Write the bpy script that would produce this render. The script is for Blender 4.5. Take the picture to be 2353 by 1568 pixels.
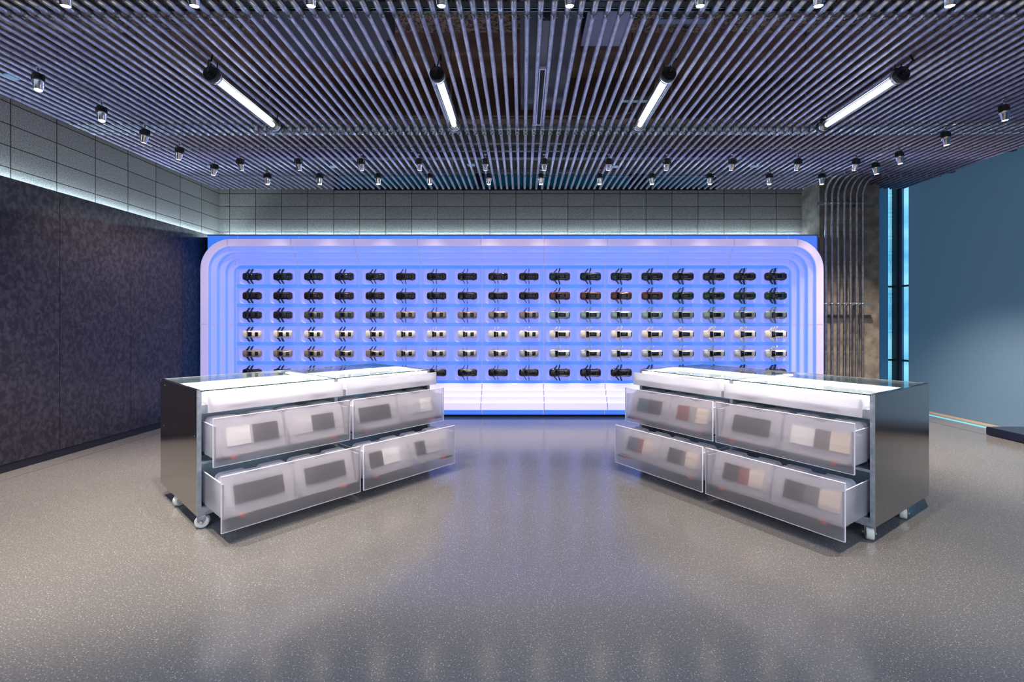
import bpy, math, random
from math import pi, sin, cos, radians as R
from mathutils import Vector, Matrix
random.seed(7)
S = bpy.context.scene
for o in list(bpy.data.objects): bpy.data.objects.remove(o)
COL = S.collection
# ------------------------------------------------------------ camera, world, exposure
FPX, PX, PY, W0, H0, EYE = 1040.0, 1201.0, 746.0, 2353.0, 1568.0, 1.32
cam = bpy.data.cameras.new('camera'); co = bpy.data.objects.new('camera', cam); COL.objects.link(co)
co.location = (0, 0, EYE); co.rotation_euler = (pi/2, 0, 0)
cam.sensor_width = 36; cam.sensor_fit = 'HORIZONTAL'; cam.lens = 36*FPX/W0
cam.shift_x = -(PX-W0/2)/W0; cam.shift_y = -(H0/2-PY)/W0
cam.clip_start = .05; cam.clip_end = 100
S.camera = co
w = bpy.data.worlds.new('world'); S.world = w; w.use_nodes = True
w.node_tree.nodes['Background'].inputs[0].default_value = (.47, .53, .70, 1)
w.node_tree.nodes['Background'].inputs[1].default_value = 1.45
S.view_settings.view_transform = 'Standard'; S.view_settings.look = 'None'
S.view_settings.exposure = 0.0; S.view_settings.gamma = 1.0
SPOT_W, TUBE_W, LED_S, COVE_S, PANEL_S = 170, 1.0, 11.0, 70.0, .88

def lamp(name, kind, loc, rot, energy, color, **kw):
    l = bpy.data.lights.new(name, kind); l.energy = energy; l.color = color
    for k, v in kw.items(): setattr(l, k, v)
    o = bpy.data.objects.new(name, l); o.location = loc; o.rotation_euler = rot; COL.objects.link(o); return o

# ------------------------------------------------------------ materials
def lin(c):
    return tuple(((v/255)/12.92 if v/255 <= .04045 else ((v/255+.055)/1.055)**2.4) for v in c) + (1,)
def mat(name, c, rough=.5, metal=0, emit=None, es=1, trans=0, ior=1.45, spec=.5, coat=0, raw=False):
    m = bpy.data.materials.new(name); m.use_nodes = True
    b = m.node_tree.nodes['Principled BSDF']; i = b.inputs
    i['Base Color'].default_value = (*c, 1) if raw else lin(c)
    i['Roughness'].default_value = rough; i['Metallic'].default_value = metal
    i['IOR'].default_value = ior; i['Transmission Weight'].default_value = trans
    i['Specular IOR Level'].default_value = spec; i['Coat Weight'].default_value = coat
    if emit: i['Emission Color'].default_value = lin(emit); i['Emission Strength'].default_value = es
    return m
def nodes(m): return m.node_tree.nodes, m.node_tree.links, m.node_tree.nodes['Principled BSDF']
def noise_color(m, c1, c2, scale=5, detail=6, lo=.35, hi=.65, rough=None, bump=0, stretch=(1, 1, 1), coord='Object', dist=0, inp='Base Color'):
    N, L, b = nodes(m)
    tc = N.new('ShaderNodeTexCoord'); mp = N.new('ShaderNodeMapping'); mp.inputs['Scale'].default_value = stretch
    nz = N.new('ShaderNodeTexNoise'); nz.inputs['Scale'].default_value = scale; nz.inputs['Detail'].default_value = detail
    nz.inputs['Distortion'].default_value = dist
    cr = N.new('ShaderNodeValToRGB'); cr.color_ramp.elements[0].position = lo; cr.color_ramp.elements[1].position = hi
    cr.color_ramp.elements[0].color = lin(c1); cr.color_ramp.elements[1].color = lin(c2)
    L.new(tc.outputs[coord], mp.inputs[0]); L.new(mp.outputs[0], nz.inputs[0]); L.new(nz.outputs[0], cr.inputs[0])
    L.new(cr.outputs[0], b.inputs[inp])
    if rough:
        mr = N.new('ShaderNodeMapRange'); mr.inputs[3].default_value, mr.inputs[4].default_value = rough
        L.new(nz.outputs[0], mr.inputs[0]); L.new(mr.outputs[0], b.inputs['Roughness'])
    if bump:
        bp = N.new('ShaderNodeBump'); bp.inputs['Strength'].default_value = bump; bp.inputs['Distance'].default_value = .01
        L.new(nz.outputs[0], bp.inputs['Height']); L.new(bp.outputs[0], b.inputs['Normal'])
    return m
M = {}
# polished concrete / terrazzo floor with fine pale chips
def floor_mat():
    m = mat('floor_terrazzo', (112, 110, 108), .3, ior=1.75); N, L, b = nodes(m)
    tc = N.new('ShaderNodeTexCoord')
    big = N.new('ShaderNodeTexNoise'); big.inputs['Scale'].default_value = .9; big.inputs['Detail'].default_value = 1
    cr = N.new('ShaderNodeValToRGB'); cr.color_ramp.elements[0].position = .3; cr.color_ramp.elements[1].position = .75
    cr.color_ramp.elements[0].color = lin((98, 98, 100)); cr.color_ramp.elements[1].color = lin((108, 107, 108))
    fine = N.new('ShaderNodeTexNoise'); fine.inputs['Scale'].default_value = 130; fine.inputs['Detail'].default_value = 3
    fr = N.new('ShaderNodeValToRGB'); fr.color_ramp.elements[0].position = .4; fr.color_ramp.elements[1].position = .62
    fr.color_ramp.elements[0].color = (.78, .78, .78, 1); fr.color_ramp.elements[1].color = (1.15, 1.15, 1.15, 1)
    vo = N.new('ShaderNodeTexVoronoi'); vo.inputs['Scale'].default_value = 88
    vr = N.new('ShaderNodeValToRGB'); vr.color_ramp.elements[0].position = .13; vr.color_ramp.elements[1].position = .20
    vr.color_ramp.elements[0].color = (1, 1, 1, 1); vr.color_ramp.elements[1].color = (0, 0, 0, 1)
    mu = N.new('ShaderNodeMix'); mu.data_type = 'RGBA'; mu.blend_type = 'MULTIPLY'; mu.inputs[0].default_value = 1
    mx = N.new('ShaderNodeMix'); mx.data_type = 'RGBA'; mx.inputs[7].default_value = lin((172, 171, 170))
    L.new(tc.outputs['Object'], big.inputs[0]); L.new(tc.outputs['Object'], fine.inputs[0]); L.new(tc.outputs['Object'], vo.inputs[0])
    L.new(big.outputs[0], cr.inputs[0]); L.new(fine.outputs[0], fr.inputs[0]); L.new(vo.outputs['Distance'], vr.inputs[0])
    L.new(cr.outputs[0], mu.inputs[6]); L.new(fr.outputs[0], mu.inputs[7]); L.new(mu.outputs[2], mx.inputs[6]); L.new(vr.outputs[0], mx.inputs[0])
    L.new(mx.outputs[2], b.inputs['Base Color'])
    mr = N.new('ShaderNodeMapRange'); mr.inputs[3].default_value = .15; mr.inputs[4].default_value = .19
    L.new(big.outputs[0], mr.inputs[0]); L.new(mr.outputs[0], b.inputs['Roughness'])
    return m
M['floor'] = floor_mat()
M['joint'] = mat('floor_joint', (52, 48, 47), .6)
# split face concrete block, stack bond; joints drawn as a brick pattern
def block_mat(name, axis, off, bw=.4036):
    m = mat(name, (110, 108, 104), .85); N, L, b = nodes(m)
    tc = N.new('ShaderNodeTexCoord'); sp = N.new('ShaderNodeSeparateXYZ'); cb = N.new('ShaderNodeCombineXYZ')
    L.new(tc.outputs['Object'], sp.inputs[0]); L.new(sp.outputs[axis], cb.inputs[0]); L.new(sp.outputs[2], cb.inputs[1])
    mp = N.new('ShaderNodeMapping'); mp.inputs['Location'].default_value = (off, -2.755+.198*20, 0); L.new(cb.outputs[0], mp.inputs[0])
    br = N.new('ShaderNodeTexBrick'); br.offset = 0; br.inputs['Scale'].default_value = 1
    br.inputs['Brick Width'].default_value = bw; br.inputs['Row Height'].default_value = .198
    br.inputs['Mortar Size'].default_value = .0045; br.inputs['Mortar Smooth'].default_value = .15; br.inputs['Bias'].default_value = 0
    br.inputs['Color1'].default_value = lin((150, 147, 142)); br.inputs['Color2'].default_value = lin((136, 134, 130)); br.inputs['Mortar'].default_value = lin((38, 36, 34))
    nz = N.new('ShaderNodeTexNoise'); nz.inputs['Scale'].default_value = 90; nz.inputs['Detail'].default_value = 5
    cr = N.new('ShaderNodeValToRGB'); cr.color_ramp.elements[0].position = .35; cr.color_ramp.elements[1].position = .68
    cr.color_ramp.elements[0].color = (.62, .62, .62, 1); cr.color_ramp.elements[1].color = (1.25, 1.25, 1.25, 1)
    mu = N.new('ShaderNodeMix'); mu.data_type = 'RGBA'; mu.blend_type = 'MULTIPLY'; mu.inputs[0].default_value = 1
    L.new(mp.outputs[0], br.inputs[0]); L.new(tc.outputs['Object'], nz.inputs[0]); L.new(nz.outputs[0], cr.inputs[0])
    L.new(br.outputs[0], mu.inputs[6]); L.new(cr.outputs[0], mu.inputs[7]); L.new(mu.outputs[2], b.inputs['Base Color'])
    ad = N.new('ShaderNodeMath'); ad.operation = 'SUBTRACT'; sc = N.new('ShaderNodeMath'); sc.operation = 'MULTIPLY'; sc.inputs[1].default_value = .35
    L.new(nz.outputs[0], sc.inputs[0]); L.new(sc.outputs[0], ad.inputs[0]); L.new(br.outputs['Fac'], ad.inputs[1])
    bp = N.new('ShaderNodeBump'); bp.inputs['Strength'].default_value = .6; bp.inputs['Distance'].default_value = .008
    L.new(ad.outputs[0], bp.inputs['Height']); L.new(bp.outputs[0], b.inputs['Normal'])
    return m
XL, YB = -4.70, 7.02
M['block_back'] = block_mat('block_back', 0, 4.545)
M['block_left'] = block_mat('block_left', 1, -.0395, .4115)
M['clad'] = noise_color(mat('patinated_zinc', (52, 50, 54), .42, .75), (62, 59, 62), (88, 84, 88), 26, 11, .42, .66, (.34, .52), .08, (1, 1, .7), dist=.5)
M['kick'] = mat('dark_kick', (36, 38, 46), .4, .3)
M['conc'] = noise_color(mat('raw_concrete', (110, 104, 96), .85), (92, 86, 80), (136, 129, 120), 7, 9, .35, .7, bump=.5)
M['slab'] = noise_color(mat('slab_concrete', (98, 80, 70), .9), (88, 68, 58), (132, 106, 92), 3, 6, .3, .7)
M['rough_beam'] = noise_color(mat('sprayed_beam', (120, 108, 98), .95), (66, 58, 54), (150, 132, 118), 40, 4, .4, .6, bump=.6)
M['galv'] = noise_color(mat('galvanised_conduit', (168, 168, 178), .36, .62), (146, 140, 168), (192, 187, 216), 34, 6, .35, .7, (.30, .5))
M['galvwall'] = noise_color(mat('darker_wall_conduit', (150, 150, 156), .28, .55), (118, 118, 124), (160, 160, 168), 34, 6, .35, .7, (.24, .38))  # darker tone than the ceiling conduits
M['galv2'] = noise_color(mat('galvanised_fitting', (150, 152, 158), .32, .85), (120, 122, 130), (190, 192, 200), 30, 3, .3, .7)
M['strut'] = mat('strut_channel', (140, 150, 152), .4, .8)
M['dark'] = mat('black_gap', (14, 14, 16), .7)
M['duct'] = mat('painted_duct', (84, 84, 96), .55, .1)
M['ductlight'] = mat('pale_duct_panel', (140, 142, 178), .5)
M['browncond'] = mat('brown_conduit', (130, 112, 100), .5, .4)
M['black'] = mat('black_plastic', (20, 20, 22), .35)
M['chrome'] = mat('polished_aluminium', (205, 205, 210), .16, 1)
M['steel'] = noise_color(mat('brushed_steel', (170, 166, 160), .16, 1), (166, 163, 159), (178, 175, 171), 60, 3, .3, .7, (.13, .18), stretch=(1, 1, .05))
M['zinc'] = noise_color(mat('galvanised_edge', (176, 186, 196), .34, .6), (150, 160, 172), (196, 204, 212), 22, 4, .3, .7)
M['nylon'] = mat('white_nylon', (214, 216, 206), .45)
M['tubeglow'] = mat('tube_glow', (255, 255, 255), .4, emit=(255, 255, 236), es=9)
M['tubereflect'] = mat('tube_reflector', (150, 150, 170), .3, .8)
M['bulb'] = mat('spot_lens', (255, 240, 220), .4, emit=(255, 232, 205), es=110)
M['bulb2'] = mat('spot_lens_side', (255, 240, 220), .4, emit=(255, 236, 220), es=6)
M['led'] = mat('led_bar', (255, 255, 255), .4, emit=(255, 255, 250), es=LED_S)
M['cove'] = mat('cove_strip', (255, 255, 255), .4, emit=(205, 234, 252), es=COVE_S)
M['tealglass'] = mat('clerestory_pane', (14, 60, 78), .1, emit=(6, 84, 108), es=.2)
M['cyan'] = noise_color(mat('daylit_pane', (110, 190, 225), .2, emit=(104, 196, 236), es=1.0), (84, 172, 218), (150, 228, 250), 1.2, 2, .35, .65, inp='Emission Color', stretch=(1, 1, 2.5))
M['cyanline'] = mat('gap_glow', (90, 170, 210), .3, emit=(74, 170, 220), es=.9)  # glow colour for the light gap below the blind
M['frit'] = mat('window_frame_dark', (28, 34, 44), .45, .4)
M['mullion'] = mat('mullion_aluminium', (96, 112, 138), .35, .7)
M['blind'] = noise_color(mat('blue_roller_blind', (62, 92, 116), .8, emit=(38, 62, 80), es=1.35), (80, 100, 118), (88, 108, 130), 120, 2, .3, .7)  # emission stands in for daylight filtering through the fabric
M['blindb'] = mat('blue_roller_blind_back', (54, 86, 116), .8, emit=(26, 60, 88), es=.9)  # daylight behind the narrow blind is put in as emission too
M['sill'] = mat('beige_sill', (150, 138, 124), .6)
M['plinth'] = mat('dark_blue_plinth', (30, 36, 56), .22, .4)
M['white'] = mat('white_enamel', (206, 210, 212), .35)
M['teal_back'] = mat('teal_back_panel', (108, 150, 152), .4)
M['orange'] = mat('orange_latch', (226, 84, 58), .45)
M['runner'] = mat('runner_steel', (52, 58, 70), .3, .8)
def glow(name, c, e, s=PANEL_S, n=None):
    m = mat(name, c, .45, emit=e, es=s, spec=.35)
    if n: noise_color(m, n[0], n[1], .55, 2, .3, .7, inp='Emission Color')
    return m
M['lb_base'] = glow('lightbox_base', (120, 120, 134), (60, 124, 252), n=((54, 112, 252), (40, 138, 253)))
M['lb_front'] = glow('lightbox_step_face', (152, 145, 156), (142, 142, 236), n=((182, 168, 214), (150, 150, 222)))
M['lb_side'] = glow('lightbox_step_side', (120, 120, 152), (92, 116, 250), n=((100, 136, 252), (84, 146, 254)))
M['lb_face2'] = glow('lightbox_inner_face', (137, 137, 160), (98, 122, 246), n=((136, 146, 250), (112, 148, 252)))
M['lb_field'] = glow('lightbox_field', (104, 104, 128), (96, 126, 250), n=((86, 142, 254), (132, 154, 253)))
M['lb_strip'] = glow('lightbox_field_strip', (88, 94, 128), (62, 124, 254), n=((70, 132, 254), (58, 148, 254)))
M['lb_pocket'] = glow('lightbox_pocket', (132, 128, 152), (112, 112, 246), n=((108, 134, 252), (154, 162, 252)))
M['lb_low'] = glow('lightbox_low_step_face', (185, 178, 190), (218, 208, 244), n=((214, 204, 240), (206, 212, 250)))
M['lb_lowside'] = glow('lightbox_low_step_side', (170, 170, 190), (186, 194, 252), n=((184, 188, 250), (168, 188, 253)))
M['lb_seam'] = mat('lightbox_seam', (150, 130, 150), .6, emit=(156, 156, 216), es=.62)
def frosted(name, tint, rough, refr, clear, transl, diff, ior=1.22):
    # acrylic sheet: blurred view through it, some straight light, some scatter
    m = bpy.data.materials.new(name); m.use_nodes = True; N, L = m.node_tree.nodes, m.node_tree.links; N.clear()
    out = N.new('ShaderNodeOutputMaterial'); g = N.new('ShaderNodeBsdfRefraction'); g.inputs['Roughness'].default_value = rough; g.inputs['IOR'].default_value = ior
    g.inputs['Color'].default_value = lin(tint)
    c = N.new('ShaderNodeBsdfTransparent'); c.inputs[0].default_value = lin(tint)
    t = N.new('ShaderNodeBsdfTranslucent'); t.inputs[0].default_value = lin((246, 246, 252))
    d = N.new('ShaderNodeBsdfDiffuse'); d.inputs[0].default_value = lin((240, 238, 247))
    gl = N.new('ShaderNodeBsdfGlossy'); gl.inputs['Roughness'].default_value = .3
    last, acc = g, refr
    for n, wt in ((c, clear), (t, transl), (d, diff), (gl, .05)):
        if wt <= 0: continue
        acc += wt; mx = N.new('ShaderNodeMixShader'); mx.inputs[0].default_value = wt/acc if acc else 1
        L.new(last.outputs[0], mx.inputs[1]); L.new(n.outputs[0], mx.inputs[2]); last = mx
    L.new(last.outputs[0], out.inputs[0]); return m
M['frost'] = frosted('frosted_acrylic', (253, 253, 255), .32, .72, .06, .14, .06)
M['frost_side'] = frosted('frosted_acrylic_side', (248, 251, 253), .06, .28, .42, .18, .12)
M['frost_edge'] = mat('frosted_edge', (236, 236, 248), .4)
M['frost_tray'] = frosted('frosted_tray', (255, 255, 255), .3, .12, .13, .50, .25)
M['teal_back'] = frosted('teal_back_acrylic', (170, 214, 214), .1, .2, .45, .25, .08)
M['board'] = frosted('translucent_board', (248, 249, 249), .16, .08, .32, .28, .32)
M['glass'] = mat('clear_glass', (238, 250, 248), .0, trans=1, ior=1.45)
def clear_glass():   # thin architectural pane: lets lamp light through, mirrors at low angles
    m = bpy.data.materials.new('counter_glass'); m.use_nodes = True; N, L = m.node_tree.nodes, m.node_tree.links; N.clear()
    out = N.new('ShaderNodeOutputMaterial'); t = N.new('ShaderNodeBsdfTransparent'); t.inputs[0].default_value = (.93, .97, .96, 1)
    g = N.new('ShaderNodeBsdfGlossy'); g.inputs['Roughness'].default_value = 0.0; f = N.new('ShaderNodeFresnel'); f.inputs[0].default_value = 1.5
    mx = N.new('ShaderNodeMixShader'); ge = N.new('ShaderNodeNewGeometry'); iv = N.new('ShaderNodeMath'); iv.operation = 'SUBTRACT'; iv.inputs[0].default_value = 1; mm = N.new('ShaderNodeMath'); mm.operation = 'MULTIPLY'
    L.new(ge.outputs['Backfacing'], iv.inputs[1]); L.new(f.outputs[0], mm.inputs[0]); L.new(iv.outputs[0], mm.inputs[1]); L.new(mm.outputs[0], mx.inputs[0]); L.new(t.outputs[0], mx.inputs[1]); L.new(g.outputs[0], mx.inputs[2]); L.new(mx.outputs[0], out.inputs[0])
    return m
M['pane'] = clear_glass()
M['glassedge'] = mat('green_glass_edge', (28, 58, 56), .2)

# ------------------------------------------------------------ mesh builder
class MB:
    def __init__(s): s.v = []; s.f = []; s.sm = []; s.mi = []; s.M = Matrix(); s.mat = 0
    def add(s, vs, fs, smooth=False, mi=None):
        n = len(s.v); s.v += [tuple(s.M @ Vector(p)) for p in vs]
        s.f += [tuple(n+i for i in f) for f in fs]
        k = len(fs); s.sm += (smooth if isinstance(smooth, list) else [smooth]*k); s.mi += (mi if isinstance(mi, list) else [s.mat if mi is None else mi]*k)
        return s
    def box(s, x0, x1, y0, y1, z0, z1, mi=None):
        v = [(x, y, z) for x in (x0, x1) for y in (y0, y1) for z in (z0, z1)]
        f = [(0, 1, 3, 2), (4, 6, 7, 5), (0, 4, 5, 1), (2, 3, 7, 6), (0, 2, 6, 4), (1, 5, 7, 3)]
        return s.add(v, f, False, mi)
    def bbox(s, x0, x1, y0, y1, z0, z1, b=.004, mi=None):
        # box with chamfered edges
        s.prism([(x0+b, y0), (x1-b, y0), (x1, y0+b), (x1, y1-b), (x1-b, y1), (x0+b, y1), (x0, y1-b), (x0, y0+b)], z0+b, z1-b, 'z', mi, cap=(b, z0, z1))
        return s
    def prism(s, pts, a, b, axis='z', mi=None, cap=None, smooth=False):
        def P(p, t):
            return (p[0], p[1], t) if axis == 'z' else ((p[0], t, p[1]) if axis == 'y' else (t, p[0], p[1]))
        n = len(pts)
        rows = [[P(p, a) for p in pts], [P(p, b) for p in pts]]
        if cap:
            k, lo, hi = cap; cx = sum(p[0] for p in pts)/n; cy = sum(p[1] for p in pts)/n
            sh = lambda p: (p[0]+(k if p[0] < cx else -k), p[1]+(k if p[1] < cy else -k))
            rows = [[P(sh(p), lo) for p in pts]] + rows + [[P(sh(p), hi) for p in pts]]
        vs = [q for r in rows for q in r]; fs = []; smf = []
        for r in range(len(rows)-1):
            for i in range(n):
                j = (i+1) % n; fs.append((r*n+i, r*n+j, (r+1)*n+j, (r+1)*n+i)); smf.append(smooth)
        m = len(rows)-1; fs.append(tuple(range(n))[::-1]); fs.append(tuple(m*n+i for i in range(n))); smf += [False, False]
        return s.add(vs, fs, smf, mi)
    def tube(s, pts, r, n=10, mi=None, caps=True, closed=False):
        pts = [Vector(p) for p in pts]; rs = r if isinstance(r, (list, tuple)) else [r]*len(pts)
        vs = []; m = len(pts); up = None
        for i, p in enumerate(pts):
            a = pts[max(i-1, 0)] if not closed else pts[i-1]; b = pts[min(i+1, m-1)] if not closed else pts[(i+1) % m]
            t = (b-a).normalized()
            if up is None:
                up = Vector((0, 0, 1)) if abs(t.z) < .9 else Vector((1, 0, 0))
            e1 = (up - t*up.dot(t)).normalized(); up = e1; e2 = t.cross(e1)
            vs += [tuple(p + (e1*cos(2*pi*k/n)+e2*sin(2*pi*k/n))*rs[i]) for k in range(n)]
        fs = []; sm = []
        for i in range(m if closed else m-1):
            for k in range(n):
                l = (k+1) % n; j = (i+1) % m
                fs.append((i*n+k, i*n+l, j*n+l, j*n+k)); sm.append(True)
        if caps and not closed:
            fs.append(tuple(range(n))[::-1]); fs.append(tuple((m-1)*n+k for k in range(n))); sm += [False, False]
        return s.add(vs, fs, sm, mi)
    def lathe(s, prof, n=20, mi=None, base=(0, 0, 0), axis='z', smooth=True, caps=True):
        # prof: (radius, height) pairs
        vs = []
        for r, h in prof:
            for k in range(n):
                a = 2*pi*k/n; x, y = r*cos(a), r*sin(a)
                p = (x, y, h) if axis == 'z' else ((x, h, y) if axis == 'y' else (h, x, y))
                vs.append((p[0]+base[0], p[1]+base[1], p[2]+base[2]))
        fs = []; sm = []
        for i in range(len(prof)-1):
            for k in range(n):
                l = (k+1) % n; fs.append((i*n+k, i*n+l, (i+1)*n+l, (i+1)*n+k)); sm.append(smooth)
        if caps:
            fs.append(tuple(range(n))[::-1]); fs.append(tuple((len(prof)-1)*n+k for k in range(n))); sm += [False, False]
        return s.add(vs, fs, sm, mi)
    def build(s, name, mats, parent=None, bevel=0):
        me = bpy.data.meshes.new(name); me.from_pydata(s.v, [], s.f)
        if not isinstance(mats, (list, tuple)): mats = [mats]
        for m in mats: me.materials.append(m)
        me.polygons.foreach_set('use_smooth', s.sm); me.polygons.foreach_set('material_index', s.mi)
        import bmesh
        bm = bmesh.new(); bm.from_mesh(me); bmesh.ops.recalc_face_normals(bm, faces=bm.faces[:]); bm.to_mesh(me); bm.free()
        me.update()
        o = bpy.data.objects.new(name, me); COL.objects.link(o)
        if parent: o.parent = parent
        return o
def empty(name, loc, rot=(0, 0, 0)):
    o = bpy.data.objects.new(name, None); o.empty_display_size = .1; o.location = loc; o.rotation_euler = rot; COL.objects.link(o); return o
def tag(o, label=None, cat=None, group=None, kind=None):
    if label: o['label'] = label
    if cat: o['category'] = cat
    if group: o['group'] = group
    if kind: o['kind'] = kind
    return o
def structure(o, label=None, cat=None): return tag(o, label, cat, kind='structure')
def dup(o, parent=None):
    c = o.copy(); COL.objects.link(c)
    if parent is not None: c.parent = parent
    for ch in o.children: dup(ch, c)
    return c
ORD = ['first', 'second', 'third', 'fourth', 'fifth', 'sixth', 'seventh', 'eighth', 'ninth', 'tenth', 'eleventh', 'twelfth', 'thirteenth', 'fourteenth', 'fifteenth', 'sixteenth', 'seventeenth', 'eighteenth']

# ------------------------------------------------------------ setting
b = MB(); b.box(-8, 9, -4, 9, -.2, 0); structure(b.build('floor', M['floor']), 'polished grey terrazzo floor', 'floor')
b = MB(); b.box(-8, 9, -4, 9, 4.45, 4.6); structure(b.build('ceiling', M['slab']), 'brown concrete slab above the conduit ceiling', 'ceiling')
b = MB(); b.box(XL-.2, XL, -4, YB+.2, 0, 4.45); structure(b.build('wall_left', M['block_left']), 'grey block wall on the left', 'wall')
b = MB(); b.box(XL-.2, 4.35, YB, YB+.2, 0, 3.42); b.box(XL-.2, -2.93, YB, YB+.2, 3.42, 4.45); b.box(3.0, 4.35, YB, YB+.2, 3.42, 4.45); b.box(-2.93, 3.0, YB, YB+.2, 3.66, 4.45)
structure(b.build('wall_back', M['block_back']), 'grey stack-bond block wall behind the light wall', 'wall')
b = MB(); b.box(4.33, 5.20, 6.60, 7.48, 0, 4.45); structure(b.build('column', M['conc']), 'raw concrete column behind the vertical conduits', 'column')
# clerestory band with dark frames above the block wall
xs = [-2.93, -.72, -.62, 1.68, 1.86, 3.0]
fr = MB(); pn = MB()
fr.box(-2.93, 3.0, YB-.02, YB+.12, 3.40, 3.455)
for x0, x1 in ((-2.93, -2.87), (-.74, -.60), (1.66, 1.92), (2.94, 3.0)): fr.box(x0, x1, YB-.02, YB+.12, 3.455, 3.66)
wn = fr.build('window_1', M['frit']); structure(wn, 'teal clerestory window band above the block wall', 'window')
for x0, x1 in ((-2.87, -.74), (-.60, 1.66), (1.92, 2.94)):
    p = MB(); p.box(x0, x1, YB+.05, YB+.07, 3.455, 3.66); p.build('window_pane', M['tealglass'], wn)
# left zinc cladding: five panels, kick strip, cove light
CX = -4.605
ys = [-3.3, -2.49, -1.69, -.885, -.08, .725, 1.53, 2.335, 3.14, 3.945, 4.748, 5.55, 6.355, 6.98]
f_ = [v for v in (1/(1201-137.6), 1/(1201-301), 1/(1201-420))]
yj = [4.605*1040*k for k in f_]           # joints seen in the photograph
st = (yj[2]-yj[0])/2; ys = [yj[0]+st*k for k in range(-8, 4)]
for i in range(len(ys)-1):
    b = MB(); b.bbox(CX-.02, CX, ys[i]+.002, min(ys[i+1], 6.97)-.002, .075, 2.637, .002)
    if ys[i] > -4 : structure(b.build('wall_left_cladding', M['clad']), 'dark mottled zinc wall panel on the left wall', 'wall panel')
b = MB(); b.box(CX-.02, CX-.006, -4, 6.97, 0, .072); structure(b.build('baseboard_left', M['kick']), 'dark kick strip under the zinc panels', 'baseboard')
b = MB(); b.box(CX-.095, CX-.02, -4, 6.99, 2.55, 2.56); structure(b.build('trim_1', M['dark']), None)
b = MB(); b.box(CX-.06, CX-.045, -3.5, 6.95, 2.600, 2.612); o = tag(b.build('cove_light_strip', M['cove']), 'pale cyan light strip along the top of the dark zinc panels', 'light strip')
b = MB(); b.box(CX+.205, CX+.209, -4, 6.3, 0, .0012); structure(b.build('trim_2', M['joint']), None)
b = MB(); b.box(5.535, 5.541, -4, 6.9, 0, .0012); structure(b.build('trim_3', M['joint']), None)

# right side: corner glazing and roller blinds
XR, YW = 6.17, 7.47
b = MB(); b.box(XR+.05, XR+.2, -4, YW+.2, 0, .02); b.box(XR+.05, XR+.2, -4, 6.9, 3.9, 4.45); structure(b.build('wall_right', M['frit']), None)
g = MB(); g.box(XR+.03, XR+.05, 5.3, YW-.02, .02, 3.9); wr = structure(g.build('window_2', M['cyan']), 'bright cyan glazing beside the right blind', 'window')
f2 = MB(); f2.box(XR-.0, XR+.03, YW-.11, YW-.02, .02, 3.9); f2.box(XR-.012, XR, YW-.085, YW-.045, .02, 3.9); f2.build('window_frame', M['mullion'], wr)
f2 = MB()
for z in (.72, 1.93): f2.box(XR+.01, XR+.03, 6.8, YW-.1, z, z+.03)
f2.build('window_transom', M['frit'], wr)
g = MB(); g.box(5.15, XR-.02, YW+.02, YW+.04, .02, 3.9); wb = structure(g.build('window_3', M['cyan']), 'narrow cyan glazing strip beside the back blind', 'window')
f2 = MB(); f2.box(XR-.06, XR+.0, YW-.06, YW+.02, .02, 3.9); f2.build('window_frame', M['frit'], wb)
f2 = MB()
for z in (.72, 1.93): f2.box(5.9, XR-.05, YW-.01, YW+.02, z, z+.03)
f2.build('window_transom', M['frit'], wb)
# perforated frit dots band as a thin screen on the glazing
def frit_mat():
    m = mat('frit_dots', (40, 110, 140), .5); N, L, bs = nodes(m)
    m2 = N.new('ShaderNodeTexCoord'); mp = N.new('ShaderNodeMapping'); mp.inputs['Scale'].default_value = (48, 48, 48)
    vo = N.new('ShaderNodeTexVoronoi'); vo.inputs['Randomness'].default_value = 0; vo.inputs['Scale'].default_value = 1
    cr = N.new('ShaderNodeMath'); cr.operation = 'LESS_THAN'; cr.inputs[1].default_value = .27
    tr = N.new('ShaderNodeBsdfTransparent'); mx = N.new('ShaderNodeMixShader'); out = N['Material Output']
    L.new(m2.outputs['Object'], mp.inputs[0]); L.new(mp.outputs[0], vo.inputs[0]); L.new(vo.outputs['Distance'], cr.inputs[0]); L.new(cr.outputs[0], mx.inputs[0])
    L.new(tr.outputs[0], mx.inputs[1]); L.new(bs.outputs[0], mx.inputs[2]); L.new(mx.outputs[0], out.inputs[0]); return m
M['fritdots'] = frit_mat()
b = MB(); b.box(5.9, XR-.06, YW-.0104, YW-.0102, .02, 3.9); b.build('window_screen', M['fritdots'], wb)
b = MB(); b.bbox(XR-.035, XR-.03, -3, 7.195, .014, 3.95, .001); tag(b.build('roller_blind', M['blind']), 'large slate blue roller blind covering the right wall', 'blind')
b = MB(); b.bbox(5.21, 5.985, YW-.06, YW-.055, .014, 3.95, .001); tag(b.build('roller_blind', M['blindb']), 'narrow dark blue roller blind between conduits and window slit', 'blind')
b = MB(); b.box(5.99, XR+.05, -4, YW, 0, .012); b.box(5.15, XR, 7.0, YW, 0, .012); structure(b.build('trim_4', M['sill']), 'beige sill strip below the right blind', 'sill')
b = MB(); b.box(5.90, 5.945, 5.0, 7.1, 0, .006); tag(b.build('gap_glow_strip', M['cyanline']), 'thin cyan glowing strip standing for the light gap under the right blind', 'light strip')  # glowing strip laid on the floor in place of light through the gap
b = MB(); b.bbox(5.545, 5.98, -2.5, 5.42, .004, .098, .006); tag(b.build('plinth', M['plinth']), 'low dark blue glossy plinth beside the right blind', 'plinth')

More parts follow.
